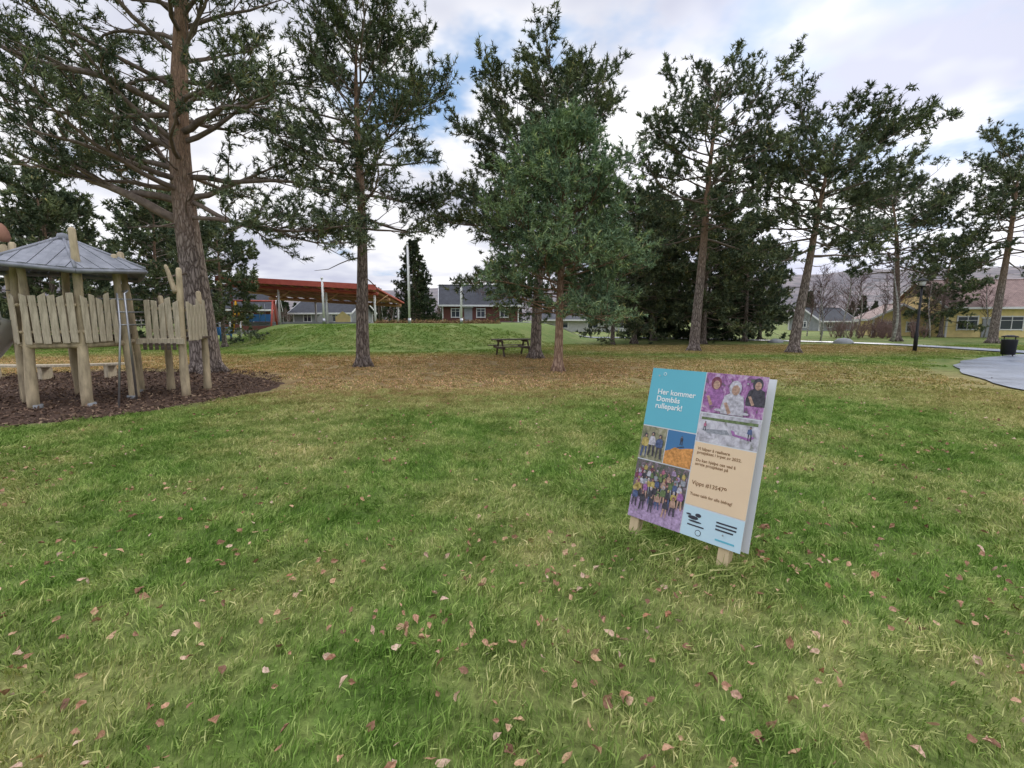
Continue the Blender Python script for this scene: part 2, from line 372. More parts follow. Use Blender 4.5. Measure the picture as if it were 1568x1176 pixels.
def interp(prof,u):
    for i in range(len(prof)-1):
        if u<=prof[i+1][0]:
            t=(u-prof[i][0])/(prof[i+1][0]-prof[i][0]); return prof[i][1]*(1-t)+prof[i+1][1]*t
    return prof[-1][1]
def conifer(seed,H,r0,cb,prof,nprim,lean=(0,0),e0=0,e1=50,K=11,nl=0.16,nw=0.042,sec=5.6,tw=0.16,limbs=(),side=None,
            bare=0.25,dead=5,droop=0.0,wander=.12,up=0.05,gap=-.22,gsc=.75):
    R=random.Random(seed); V=[];F=[];V2=[];F2=[];TP=[];TD=[]
    n=16; tp=[];trd=[]
    ph=R.uniform(0,6)
    def tpos(z):
        t=max(0,min(1,z/H)); return Vector((lean[0]*t**1.4+wander*math.sin(t*6+ph)*t,lean[1]*t**1.4+wander*math.cos(t*5+ph)*t,z))
    for i in range(n+1):
        t=i/n
        tp.append(tpos(t*H)); trd.append(r0*((1-t)**0.75*0.92+0.03)*(1+0.45*math.exp(-t*H/0.25)))
    tp[0].z=-0.15
    extra=tp[0].lerp(tp[1],0.35); tp.insert(1,extra); trd.insert(1,r0*1.02)
    tubeg(V,F,tp,trd,14)
    for k in range(6):
        aa=k*1.05+R.uniform(-.3,.3); dd=Vector((math.cos(aa),math.sin(aa),0))
        tubeg(V,F,[dd*r0*.55+Vector((0,0,.45)),dd*r0*1.05+Vector((0,0,.14)),dd*r0*1.7+Vector((0,0,-.06))],[r0*.3,r0*.33,r0*.2],7)
    def branch(P,d,L,r,fol=True,upb=up):
        m=max(4,int(L*1.8)); pts=[P.copy()]; rr=[r]; p=P.copy(); d=d.normalized()
        for i in range(m):
            s=(i+1)/m
            d=(d+Vector((R.gauss(0,.15),R.gauss(0,.15),R.gauss(0,.11)+upb*(s*2.2-0.5)-droop*(1-s)))).normalized()
            p=p+d*(L/m); pts.append(p.copy()); rr.append(r*(1-s)**.8+0.006)
        tubeg(V2,F2,pts,rr,5,False)
        if not fol: return
        ns=max(5,int(L*sec)); sg=1
        for j in range(ns):
            s=bare+(1-bare)*(j+R.random())/ns; q=s*m; k=min(int(q),m-1); fr=q-k
            p0=pts[k].lerp(pts[k+1],fr); dd=(pts[k+1]-pts[k]).normalized()
            sg=-sg; an=sg*rad(R.uniform(15,75)); l=(0.12+0.26*(1-s))*L*R.uniform(.6,1.25)+0.3
            d2=Matrix.Rotation(an,3,'Z')@dd; d2.z+=R.uniform(-.3,.6)-droop; d2.normalize()
            pm=p0+d2*l*.6
            if mnoise.noise(Vector((pm.x*gsc+seed,pm.y*gsc,pm.z*gsc*1.5)))<gap: continue
            m2=3; sp=[p0]; pp=p0.copy()
            for i in range(m2):
                d2=(d2+Vector((R.gauss(0,.17),R.gauss(0,.17),R.gauss(0.06,.14)))).normalized(); pp=pp+d2*(l/m2); sp.append(pp.copy())
            tubeg(V2,F2,sp,[r*.28*(1-s*.5)+.004,r*.2+.003,.007,.004],3,False)
            nt_=max(3,int(l/tw))
            for a in range(nt_):
                s3=0.25+0.75*(a+R.random())/nt_; q3=s3*m2; k3=min(int(q3),m2-1)
                p3=sp[k3].lerp(sp[k3+1],q3-k3)
                d3=(d2*0.7+Vector((R.gauss(0,.6),R.gauss(0,.6),R.gauss(.3-droop,.5)))).normalized(); l3=R.uniform(.1,.42)
                e3=p3+d3*l3
                if a%2: tubeg(V2,F2,[p3,e3],[.005,.003],3,False)
                for z in range(2):
                    TP.append(p3.lerp(e3,R.uniform(.3,1))); TD.append(d3+Vector((R.gauss(0,.3),R.gauss(0,.3),R.gauss(0.15,.3))))
                TP.append(e3); TD.append(d3)
        for i in range(6): TP.append(p+Vector((R.gauss(0,.1),R.gauss(0,.1),R.gauss(0,.08)))); TD.append(d)
    for i in range(nprim):
        u=(i+R.random())/nprim; z=cb+(H-cb)*u**0.95; az=i*2.399+R.uniform(-.5,.5)
        L=interp(prof,u)*R.uniform(.6,1.15)
        if side: L*=1+side[1]*math.cos(az-side[0])
        el=rad(e0+(e1-e0)*u+R.gauss(0,9))
        P=tpos(z); d=Vector((math.cos(az)*math.cos(el),math.sin(az)*math.cos(el),math.sin(el)))
        branch(P,d,max(L,.3),r0*(0.07+0.15*(1-u)*min(1,L/3)))
    for (z,azd,L,eld,r) in limbs:
        az=rad(azd);el=rad(eld); branch(tpos(z),Vector((math.cos(az)*math.cos(el),math.sin(az)*math.cos(el),math.sin(el))),L,r)
    for i in range(dead):
        z=R.uniform(cb*.55,cb+.2*(H-cb)); az=R.uniform(0,6.28)
        branch(tpos(z),Vector((math.cos(az),math.sin(az),R.uniform(-.3,.3))),R.uniform(.5,2.0),r0*.07,False)
    for i in range(16): TP.append(tpos(H)+Vector((R.gauss(0,.15),R.gauss(0,.15),R.uniform(-.5,.1)))); TD.append(Vector((0,0,1)))
    rng=np.random.default_rng(seed)
    P=np.array([tuple(p) for p in TP]); D=np.array([tuple(p) for p in TD]); D/=np.linalg.norm(D,axis=1)[:,None]+1e-9
    n=len(P); P=np.repeat(P,K,0); D=np.repeat(D,K,0); M=n*K
    P=P+D*rng.uniform(-.08,.12,M)[:,None]
    A=rng.normal(size=(M,3)); A/=np.linalg.norm(A,axis=1)[:,None]; dd=D*0.7+A*0.75; dd/=np.linalg.norm(dd,axis=1)[:,None]
    S=np.cross(dd,rng.normal(size=(M,3))); S/=np.linalg.norm(S,axis=1)[:,None]
    ln=(nl*rng.uniform(.7,1.25,M))[:,None]; w=(nw*rng.uniform(.7,1.2,M)/2)[:,None]
    T=np.stack([P-S*w,P+S*w,P+dd*ln],1)
    return V,F,V2,F2,T
MESH={}
def build_tree(name,kw,loc,rotz=0,scale=1,bark=None,need=None,key=None):
    if key is None or key not in MESH:
        V,F,V2,F2,T=conifer(**kw)
        me1=bpy.data.meshes.new('trunk'); me1.from_pydata(V,[],F); me1.materials.append(bark or BARK); me1.polygons.foreach_set('use_smooth',[True]*len(me1.polygons))
        me2=bpy.data.meshes.new('limbs'); me2.from_pydata([tuple(q) for q in V2],[],F2); me2.materials.append(TWIG if not bark else bark); me2.polygons.foreach_set('use_smooth',[True]*len(me2.polygons))
        me3=tri_mesh('foliage',T,need or NEED)
        ms=(me1,me2,me3); MESH[key or name+str(len(MESH))]=ms
    else: ms=MESH[key]
    e=empty(name,(loc[0],loc[1],hgt(loc[0],loc[1])),rotz); e.scale=(scale,)*3
    for nm,me in zip(('trunk','limbs','foliage'),ms): link(bpy.data.objects.new(nm,me),e)
    return e
P1=[(0,3.4),(.2,4.6),(.5,4.8),(.8,3.8),(1,1.5)]
build_tree('pine_tree',dict(seed=11,H=14.5,r0=.41,cb=4.9,prof=P1,nprim=52,lean=(-.3,0),e0=0,e1=45,K=10,nl=.14,nw=.032,sec=4.6,tw=.19,side=(math.pi,.15),
    limbs=[(4.3,186,7.2,22,.14),(4.9,200,6.5,15,.11),(5.6,150,5.5,18,.10),(5.0,-12,5.6,-10,.07),(5.6,8,4.8,6,.08),(4.5,-25,5.2,-9,.06),(6.3,172,6.8,25,.10),(6.8,-25,5.0,20,.10),(7.3,210,6.5,30,.10),(5.2,-95,4.0,5,.08)],dead=9,wander=.42,gap=-.2),(-9.15,14.0))
P2=[(0,2.3),(.2,3.0),(.5,3.4),(.75,3.0),(1,1.2)]
build_tree('pine_tree',dict(seed=22,H=10.4,r0=.235,cb=4.5,prof=P2,nprim=50,lean=(.35,0),e0=-4,e1=40,nl=.14,nw=.033,K=10,dead=10,wander=.12,side=(0,.15),gap=-.18),(-5.08,15.95))
P3=[(0,3.0),(.2,4.0),(.5,3.9),(.8,3.2),(1,1.4)]
build_tree('pine_tree',dict(seed=33,H=10.9,r0=.25,cb=3.5,prof=P3,nprim=60,lean=(.8,0),e0=-8,e1=36,nl=.16,nw=.043,K=9,side=(math.pi,.15),
    limbs=[(7.6,172,4.6,38,.09)],dead=3),(.99,19.8))
PY=[(0,1.9),(.12,2.4),(.35,2.5),(.6,2.1),(.85,1.3),(1,.35)]
build_tree('young_pine_tree',dict(seed=44,H=6.9,r0=.15,cb=1.7,prof=PY,nprim=120,lean=(.25,0),e0=-4,e1=46,K=10,nl=.13,nw=.034,sec=5.4,tw=.18,bare=.3,dead=0,wander=.08,up=.05,gap=-.3,gsc=1.1),(1.45,14.7),bark=BARK2,need=NEEDY)
P5=[(0,2.4),(.2,3.6),(.5,4.1),(.8,3.5),(1,1.5)]
build_tree('pine_tree',dict(seed=55,H=12.6,r0=.28,cb=5.6,prof=P5,nprim=54,lean=(.6,0),e0=-8,e1=36,K=8,nl=.19,nw=.055,sec=4.6,tw=.21,dead=8,gap=-.16),(9.5,24.5),key='A')
P6=[(0,2.6),(.3,4.0),(.6,4.4),(.85,3.7),(1,1.7)]
build_tree('pine_tree',dict(seed=66,H=9.9,r0=.26,cb=5.2,prof=P6,nprim=46,lean=(1.2,0),e0=-2,e1=28,K=8,nl=.19,nw=.055,sec=4.6,tw=.21,dead=14,limbs=[(5.0,190,2.8,-5,.06),(4.6,-10,2.8,0,.06)],gap=-.16),(13.8,23),key='B')
build_tree('pine_tree',{},(29,35.5),rotz=2.1,scale=1.12,key='B')
build_tree('pine_tree',{},(33.5,32.8),rotz=0.4,scale=1.0,key='A')
PB=[(0,2.8),(.25,3.3),(.6,3.0),(.85,2.3),(1,.9)]
build_tree('pine_tree',dict(seed=77,H=9.1,r0=.2,cb=1.5,prof=PB,nprim=66,e0=-14,e1=38,K=6,nl=.24,nw=.10,sec=3.8,tw=.32,dead=3,gap=-.3),(8.3,32),key='C')
for (x,y,r,s) in [(13.0,32,1,1.0),(17.3,35,2.2,.9),(10.8,36,3,1.05),(6.4,30,4,.72),(20.5,39,5,.8),(-16.5,27,1.5,.7),(-21.5,29,2.8,.9),(-27,28,.5,1.0),(-31,33,4.2,1.0),(-36,30,5.1,1.1),(-25,36,3.3,1.1),(40,44,1.1,.9),(-33,24,2.3,1.0),(54,42,2,1.0)]:
    build_tree('pine_tree',{},(x,y),rotz=r,scale=s,key='C')
PS=[(0,2.6),(.3,2.0),(.6,1.3),(.85,.6),(1,.15)]
build_tree('spruce_tree',dict(seed=88,H=8.0,r0=.16,cb=.4,prof=PS,nprim=90,e0=-14,e1=25,K=7,nl=.2,nw=.09,sec=3.4,tw=.3,bare=.15,dead=0,droop=.05,wander=.02,gap=-.6),(-10.3,50),need=NEEDS,key='S')
for (x,y,r,s) in [(11.5,39,1,1.1),(15.3,37,2,1.0),(-13.5,70,1,1.0),(13,41,4,1.15),(18.6,40,4,.95)]:
    build_tree('spruce_tree',{},(x,y),rotz=r,scale=s,key='S')

def birch_mesh(seed,H,spread=1.0,nb=26,r0=.1,maxd=3):
    R=random.Random(seed); V=[];F=[];V2=[];F2=[]
    tp=[Vector((.25*math.sin(i*.5+seed),.2*math.cos(i*.6+seed),H*i/10)) for i in range(11)]; tp[0].z=-.1
    tubeg(V,F,tp,[r0*(1-i/10.5) for i in range(11)],8)
    def rec(p,d,L,r,dep):
        m=4;pts=[p]
        for i in range(m):
            d=(d+Vector((R.gauss(0,.14),R.gauss(0,.14),R.gauss(.06,.1)-.02*dep))).normalized(); p=p+d*(L/m); pts.append(p)
        tubeg(V2,F2,pts,[r*(1-i/(m+.6)) for i in range(m+1)],3,False)
        if dep<maxd:
            for j in range(6 if dep==1 else 5):
                k=R.randint(1,m); dd=(d+Vector((R.gauss(0,.55),R.gauss(0,.55),R.gauss(.05,.35)))).normalized()
                rec(pts[k],dd,L*R.uniform(.35,.6),max(r*.5,.008),dep+1)
    for i in range(nb):
        z=H*(.25+.72*i/nb); az=R.uniform(0,6.28); k=int(z/H*10); p=tp[k].lerp(tp[min(k+1,10)],z/H*10-k)
        rec(p,Vector((math.cos(az)*spread,math.sin(az)*spread,1.0)).normalized(),H*.36*(1.15-z/H),.03,1)
    a=bpy.data.meshes.new('trunk');a.from_pydata(V,[],F);a.materials.append(BIRCH);a.polygons.foreach_set('use_smooth',[True]*len(a.polygons))
    c=bpy.data.meshes.new('twigs');c.from_pydata(V2,[],F2);c.materials.append(BTWIG)
    return a,c
B1=birch_mesh(1,7.5);B2=birch_mesh(2,6.5,.8,24,.08)
for i,(x,y,s,r) in enumerate([(27.8,34.5,.95,0),(23.5,36,.85,1),(31,44,.95,2),(36,46,.9,3),(34,52,1,4),(-3.5,58,.75,1),(26,50,.9,2.2),(43,43,.85,1),(37,42,.75,5),(20,48,.8,.4),(-7,66,.8,2),(-6,62,.7,5),(33,45,.8,1.2),(29,46,.75,3.3),(35.5,49,.9,2.5)]):
    e=empty('birch_tree',(x,y,hgt(x,y)),r); e.scale=(s,)*3
    for nm,me in zip(('trunk','twigs'),(B1,B2)[i%2]): link(bpy.data.objects.new(nm,me),e)

# distant woodland (instanced) + hills
dc=bpy.data.collections.new('woodland_parts')
def joined(name,meshes):
    V=[];F=[];mi=[];mats=[]
    for me in meshes:
        o=len(V); V+= [tuple(v.co) for v in me.vertices]; F+=[tuple(o+i for i in p.vertices) for p in me.polygons]
        mats.append(me.materials[0]); mi+=[len(mats)-1]*len(me.polygons)
    m=bpy.data.meshes.new(name); m.from_pydata(V,[],F)
    for x in mats: m.materials.append(x)
    m.polygons.foreach_set('material_index',mi); ob=bpy.data.objects.new(name,m); dc.objects.link(ob)
joined('w_birch',birch_mesh(3,7.5,1.0,16,.1)); joined('w_birch2',birch_mesh(4,6.5,.9,16,.08))
lo=conifer(seed=5,H=9,r0=.15,cb=.8,prof=PS,nprim=40,e0=-10,e1=30,K=6,nl=.3,nw=.16,sec=2,tw=.5,bare=.1,dead=0,wander=.02,gap=-1)
mtr=bpy.data.meshes.new('t');mtr.from_pydata(lo[0],[],lo[1]);mtr.materials.append(BARK)
joined('w_spruce',(mtr,tri_mesh('f',lo[4],NEEDS)))
R=random.Random(31); pts=[];rots=[];scl=[]
for i in range(800):
    a_=R.uniform(-1.15,1.15); d_=R.uniform(75,240); x=d_*math.sin(a_);y=d_*math.cos(a_)
    if 35<x<75 and y<75: continue
    pts.append((x,y,hgt(x,y)-.2)); rots.append((0,0,R.uniform(0,6.28))); scl.append(R.uniform(.45,.95))
gn_scatter('distant_trees',pts,rots,scl,dc)
mh,nt,b=mat('hill',1.0); g=N(nt,'ShaderNodeNewGeometry')
f=noise_(nt,g.outputs['Position'],0.045,6,0.75); f2=noise_(nt,g.outputs['Position'],0.006,4,0.6)
c=mix(nt,mapr(nt,f2,.42,.58,0,1),ramp(nt,f,[(0.38,(0.09,0.09,0.105)),(0.62,(0.19,0.165,0.18))]),ramp(nt,f,[(0.38,(0.12,0.125,0.13)),(0.62,(0.28,0.235,0.235))]))
nt.links.new(c,b.inputs['Base Color'])
V=[];F=[];K=240
for k in range(K):
    th=2*math.pi*k/K; x0=math.sin(th);y0=math.cos(th)
    base=0.035+0.042*max(0,math.cos(th-rad(50)))**1.5+0.02*max(0,math.cos(th+rad(70)))
    e_=base+0.010*mnoise.noise(Vector((x0*4,y0*4,1)))+0.004*mnoise.noise(Vector((x0*16,y0*16,5)))
    for j in range(7):
        t=j/6; d_=700+900*t; s=t*t*(3-2*t); V.append((x0*d_,y0*d_,-6+ (e_*1600+8)*s*(1+.06*mnoise.noise(Vector((x0*12,y0*12,t*5))))))
for k in range(K):
    for j in range(6):
        a0=k*7+j;b0=((k+1)%K)*7+j; F.append((a0,a0+1,b0+1,b0))
mesh_obj('hills',V,F,mh,smooth=True)

# ------------------------------------------------------------ materials for built things
WOOD=simple('weathered_wood',(0.66,0.58,0.43),(0.33,0.28,0.20),6,stretch=(6,6,.8),rough=.8)
LOG=simple('log_wood',(0.66,0.54,0.35),(0.27,0.22,0.15),3,stretch=(3,3,.8),rough=.8,bmp=.4)
ROOFG=simple('grey_roof_boards',(0.36,0.37,0.41),(0.20,0.21,0.235),4,stretch=(1,1,1),rough=.7)
DWOOD=simple('dark_wood',(0.16,0.12,0.09),(0.07,0.055,0.045),6,stretch=(1,6,6))
METAL=simple('galvanised_metal',(0.45,0.46,0.48),(0.35,0.36,0.38),10,rough=.35,metal=.8,bmp=0)
PLASTIC=simple('slide_grey',(0.70,0.71,0.73),(0.6,0.61,0.63),3,rough=.35,bmp=0)
WHITE=simple('white_paint',(0.8,0.8,0.8),(0.68,0.68,0.68),4,rough=.6,bmp=.05)
BLACK=simple('black_paint',(0.025,0.025,0.028),(0.015,0.015,0.017),6,rough=.5,bmp=.05)
REDP=simple('red_paint',(0.55,0.13,0.10),(0.40,0.085,0.065),2,rough=.5,bmp=.05)
YELP=simple('yellow_play_paint',(0.75,0.42,0.03),(0.6,0.3,0.02),3,rough=.5,bmp=.0)
BLUEP=simple('blue_paint',(0.08,0.25,0.55),(0.06,0.18,0.4),3,rough=.5,bmp=0)
TIMB=simple('glulam_timber',(0.52,0.29,0.17),(0.36,0.19,0.11),3,stretch=(1,5,5))
GREYP=simple('grey_wall',(0.34,0.35,0.36),(0.24,0.25,0.26),2)
def clad(name,c,sc_=7):
    m,nt,b=mat(name,.75); tc=N(nt,'ShaderNodeTexCoord'); w=N(nt,'ShaderNodeTexWave'); w.bands_direction='Z'; w.wave_profile='SAW'
    w.inputs['Scale'].default_value=sc_/6.28*2; nt.links.new(tc.outputs['Object'],w.inputs['Vector'])
    f=noise_(nt,tc.outputs['Object'],3,5)
    nt.links.new(mix(nt,1.0,ramp(nt,f,[(.3,tuple(x*.82 for x in c)),(.7,c)]),ramp(nt,w.outputs['Fac'],[(0,(.72,.72,.72)),(.12,(1,1,1)),(1,(1,1,1))]),'MULTIPLY'),b.inputs['Base Color'])
    bump(nt,b,w.outputs['Fac'],.4,.03); return m
YEL=clad('yellow_cladding',(0.92,0.74,0.34)); RBR=clad('brown_red_cladding',(0.17,0.07,0.06)); WCL=clad('white_cladding',(0.6,0.6,0.58))
def tiles(name,c):
    m,nt,b=mat(name,.8); tc=N(nt,'ShaderNodeTexCoord'); br=N(nt,'ShaderNodeTexBrick'); br.inputs['Scale'].default_value=3
    br.inputs['Color1'].default_value=(*c,1); br.inputs['Color2'].default_value=(*[x*.75 for x in c],1); br.inputs['Mortar'].default_value=(*[x*.4 for x in c],1); br.inputs['Mortar Size'].default_value=.03
    nt.links.new(tc.outputs['Object'],br.inputs['Vector']); f=noise_(nt,tc.outputs['Object'],1.2,6,.7)
    nt.links.new(mix(nt,1.0,br.outputs['Color'],ramp(nt,f,[(.3,(.7,.7,.7)),(.7,(1.2,1.2,1.2))]),'MULTIPLY'),b.inputs['Base Color']); bump(nt,b,br.outputs['Fac'],.3,.02); return m
RT=tiles('pink_brown_tiles',(0.40,0.28,0.25)); DT=tiles('dark_tiles',(0.08,0.085,0.10))
mgl,nt,b=mat('window_glass',.08); b.inputs['Base Color'].default_value=(.04,.05,.07,1); b.inputs['Specular IOR Level'].default_value=.8

# ------------------------------------------------------------ houses
def house(name,loc,w,d,hw,hr,rotz,wall,roof,wins=(),gwins=(),chimney=True,trim=WHITE,door=None):
    e=empty(name,(loc[0],loc[1],loc[2]),rotz)
    V=[(-w/2,-d/2,-.4),(w/2,-d/2,-.4),(w/2,d/2,-.4),(-w/2,d/2,-.4),(-w/2,-d/2,hw),(w/2,-d/2,hw),(w/2,d/2,hw),(-w/2,d/2,hw),(-w/2,0,hw+hr),(w/2,0,hw+hr)]
    F=[(0,1,5,4),(2,3,7,6),(1,2,6,9,5),(3,0,4,8,7)]
    mesh_obj('walls',V,F,wall,e)
    box('plinth',(w+.06,d+.06,.5),(0,0,-.1),GREYP,e)
    sl=math.hypot(d/2+.5,hr*(d/2+.5)/(d/2)); an=math.atan2(hr,d/2)
    for s in (-1,1):
        yy=s*(d/4+.25); zz=hw+hr-(d/4+.25)*hr/(d/2)+.12
        box('roof_slope',(w+.9,sl,.14),(0,yy,zz),roof,e,rot=(-s*an,0,0) ,bev=.02)
        box('fascia',(w+.94,.05,.2),(0,s*(d/2+.53),hw-.5*hr/(d/2)+.06),trim,e,bev=.01)
    for s in (-1,1):
        for q in (-1,1):
            box('bargeboard',(.06,sl,.2),(s*(w/2+.48),q*(d/4+.25),hw+hr-(d/4+.25)*hr/(d/2)+.08),trim,e,rot=(-q*an,0,0),bev=.01)
        for q in (-1,1): box('corner_board',(.14,.14,hw+.2),(s*(w/2),q*(d/2),hw/2-.02),trim,e,bev=.01)
    box('ridge',(w+.92,.22,.08),(0,0,hw+hr+.2),roof,e,bev=.02)
    if chimney: box('chimney',(.6,.6,1.2),(w*.15,.3,hw+hr+.3),GREYP,e); box('chimney_cap',(.75,.75,.1),(w*.15,.3,hw+hr+.95),BLACK,e)
    def win(p,ww,wh,face):
        rz=0 if face in('f',) else math.pi/2
        def pl(off,x,z): 
            return (p[0]+x,-d/2-off,p[1]+z) if face=='f' else (-w/2-off,p[0]+x,p[1]+z)
        box('window_pane',(ww,.04,wh),pl(.01,0,0),mgl,e,rot=(0,0,rz),bev=0)
        for x in(-ww/2,0,ww/2): box('window_frame',(.1 if x else .06,.09,wh+.2),pl(.03,x,0),trim,e,rot=(0,0,rz),bev=.005)
        for z in(-wh/2,wh/2): box('window_frame',(ww-.11,.085,.1),pl(.03,0,z),trim,e,rot=(0,0,rz),bev=.005)
        box('window_frame',(ww-.11,.07,.04),pl(.03,0,wh*.2),trim,e,rot=(0,0,rz),bev=.005)
    for (x,z,ww,wh) in wins: win((x,z),ww,wh,'f')
    for (x,z,ww,wh) in gwins: win((x,z),ww,wh,'g')
    if door is not None:
        box('door',(.95,.1,2.0),(door,-d/2-.03,1.0),GREYP,e); box('door_trim',(1.2,.08,.12),(door,-d/2-.04,2.08),trim,e)
    return e
house('yellow_house',(48.5,47,-.3),15,8,3.2,2.4,rad(-8),YEL,RT,wins=[(-5.8,1.6,1.7,1.2),(-2.2,1.6,1.9,1.2),(1.8,1.6,1.2,1.2),(5,1.6,1.7,1.2)],gwins=[(0,1.6,1.4,1.2)],door=-4.1)
house('yellow_house',(39.3,49,-.3),4.2,4.4,2.1,1.2,rad(70),YEL,RT,wins=[(0,1.2,1.2,1)],gwins=[(-1,1.2,.9,.9),(1,1.2,.9,.9)],chimney=False)
house('wooden_house',(-4.2,60,1.0),9,7,2.5,2.2,rad(8),RBR,DT,wins=[(-3,1.4,1,1),(0,1.4,1,1),(2.8,1.4,1,1)],gwins=[(0,1.4,1,1)],door=-1.5)
house('wooden_house',(47,72,-.4),7,5,2.0,1.6,rad(20),GREYP,DT,wins=[(-1.5,1.3,.9,.8)],gwins=[(0,1.3,.9,.8)],chimney=False)
house('white_house',(12,66,-.2),16,6,1.8,.7,rad(-4),WCL,DT,wins=[(-5,1.1,1.4,.8),(-1,1.1,1.4,.8),(3,1.1,1.4,.8)],chimney=False)
house('red_house',(-34,58,.2),9,7,2.8,2.4,rad(20),RBR,DT,wins=[(-2,1.5,1.2,1.1),(2,1.5,1.2,1.1)],gwins=[(0,1.5,1,1)])
house('grey_house',(-24,64,.4),8,6,2.2,1.6,rad(-10),GREYP,DT,wins=[(-2,1.4,1.1,.9),(2,1.4,1.1,.9)])

# ------------------------------------------------------------ pavilion (open timber stage roof)
e=empty('stage_pavilion',(-17,42,1.25),rad(-3))
def rz(x,y): return 3.6-(x+6.6)/13*.75-(y+3.8)/8*.95
cs=[(-6.6,-3.8),(6.4,-3.8),(6.4,4.2),(-6.6,4.2)]
V=[Vector((x,y,rz(x,y))) for x,y in cs]+[Vector((x,y,rz(x,y)+.12)) for x,y in cs]
F=[(0,3,2,1),(4,5,6,7),(0,1,5,4),(1,2,6,5),(2,3,7,6),(3,0,4,7)]
mesh_obj('roof',V,F,REDP,e)
V=[];
for y in (-3.86,-3.93):
    for (x,dz) in [(-6.65,-.16),(6.45,-.16),(6.45,.26),(-6.65,.26)]: V.append((x,y,rz(x,-3.8)+dz))
mesh_obj('fascia',V,[(0,1,2,3),(4,7,6,5),(0,4,5,1),(3,2,6,7),(0,3,7,4),(1,5,6,2)],REDP,e)
for i in range(12):
    x=-6.2+i*1.12; tube('rafter',[(x,-3.7,rz(x,-3.7)-.14),(x,4.1,rz(x,4.1)-.14)],.09,TIMB,e,4,False)
for y in(-3.0,0,3.4):
    tube('beam',[(-6.5,y,rz(-6.5,y)-.34),(6.3,y,rz(6.3,y)-.34)],.14,TIMB if y>-2 else REDP,e,6)
for i,x in enumerate((-6.0,-2.0,2.0,6.0)):
    for y in(-3.0,3.4): tube('column',[(x,y,-.4),(x,y,rz(x,y)-.3)],.09,REDP if i==0 else WHITE,e,8)
    tube('brace',[(x,-3.0,rz(x,-3)-1.2),(x+1.1,-3.0,rz(x+1.1,-3)-.4)],.05,TIMB,e,6)
box('stage_floor',(11,6,.3),(0,.3,.0),GREYP,e)
box('side_banner',(2.2,.06,.6),(-3.9,-2.9,.5),BLUEP,e)
for i in range(3):
    x=0.9+i*1.5; mesh_obj('gable_panel',[(x,-2.4,.16),(x+1.3,-2.4,.16),(x+1.3,-2.4,.6),(x+.65,-2.4,1.05),(x,-2.4,.6)],[(0,1,2,3,4)],(WCL,YEL,WCL)[i],e)

e=empty('swing_set',(-19.5,36,hgt(-19.5,36)),rad(10))
for x in(-1.3,1.3):
    for s in(-1,1): tube('leg',[(x,s*.9,0),(x,0,2.3)],.07,YELP if x<0 else REDP,e,8)
tube('crossbar',[(-1.5,0,2.3),(1.5,0,2.3)],.07,REDP,e,8)
for x in(-.5,.5):
    for dx in(-.2,.2): tube('chain',[(x+dx,0,2.25),(x+dx,0,.55)],.015,METAL,e,5)
    box('seat',(.46,.18,.04),(x,0,.54),BLACK,e)
e=empty('climbing_frame',(-22,35,hgt(-22,35)),rad(-10))
for x in(-1.4,-.5,.4,1.3):
    tube('post',[(x,0,0),(x,0,1.1)],.06,BLUEP,e,8); tube('post',[(x,1.0,0),(x,1.0,1.5)],.06,WHITE,e,8)
for z in(.5,1.0): tube('rail',[(-1.4,0,z),(1.3,0,z)],.04,BLUEP,e,6); tube('rail',[(-1.4,1,z+.3),(1.3,1,z+.3)],.04,METAL,e,6)
box('panel',(.8,.05,.5),(-.05,-.06,.72),BLUEP,e)

for (x,y,h_) in [(-14.3,36,3.3),(-7.8,36,5.8),(-3.9,36.5,3.6)]:
    e=empty('flagpole',(x,y,hgt(x,y)))
    tube('pole',[(0,0,0),(0,0,h_)],[.085,.06],WHITE,e,10); tube('base_sleeve',[(0,0,-.05),(0,0,.4)],.12,METAL,e,10)
    V=[];F=[];tubeg(V,F,[(0,0,h_),(0,0,h_+.03),(0,0,h_+.1),(0,0,h_+.17),(0,0,h_+.2)],[.03,.08,.1,.07,.01],10); mesh_obj('finial',V,F,WHITE,e,True)
    tube('halyard',[(.13,0,.9),(.09,0,h_-.1)],.008,WHITE,e,4)

V=[];rng=np.random.default_rng(8); n=7000
P=np.stack([rng.uniform(-11,-1,n),38+rng.normal(0,.25,n),1.27+np.abs(rng.normal(0,.13,n))],-1); A=rng.normal(size=(n,3))*.08;Bq=rng.normal(size=(n,3))*.05
mhg,nt,b=mat('hedge',.9); g=N(nt,'ShaderNodeNewGeometry')
nt.links.new(ramp(nt,g.outputs['Random Per Island'],[(0,(.14,.09,.05)),(.4,(.28,.16,.09)),(.7,(.38,.24,.11)),(1,(.2,.22,.08))]),b.inputs['Base Color'])
link(bpy.data.objects.new('low_hedge',tri_mesh('low_hedge',np.stack([P,P+A,P+Bq],1),mhg)))
V2=[];F2=[];R=random.Random(4)
for i in range(45):
    x=R.uniform(28,36);y=R.uniform(40,45)
    for k in range(9):
        az=R.uniform(0,6.28); p=Vector((x,y,0)); d=Vector((math.cos(az)*.35,math.sin(az)*.35,1)); q=p+d*R.uniform(.7,1.7)
        tubeg(V2,F2,[p,(p+q)/2+Vector((R.gauss(0,.1),R.gauss(0,.1),0)),q],[.02,.014,.006],3,False)
        for j in range(4):
            s=p.lerp(q,R.uniform(.4,1)); tubeg(V2,F2,[s,s+Vector((R.gauss(0,.3),R.gauss(0,.3),R.uniform(.2,.5)))],[.01,.005],3,False)
mesh_obj('bare_shrubs',V2,F2,simple('shrub_twig',(.26,.17,.15),(.15,.09,.08),3))

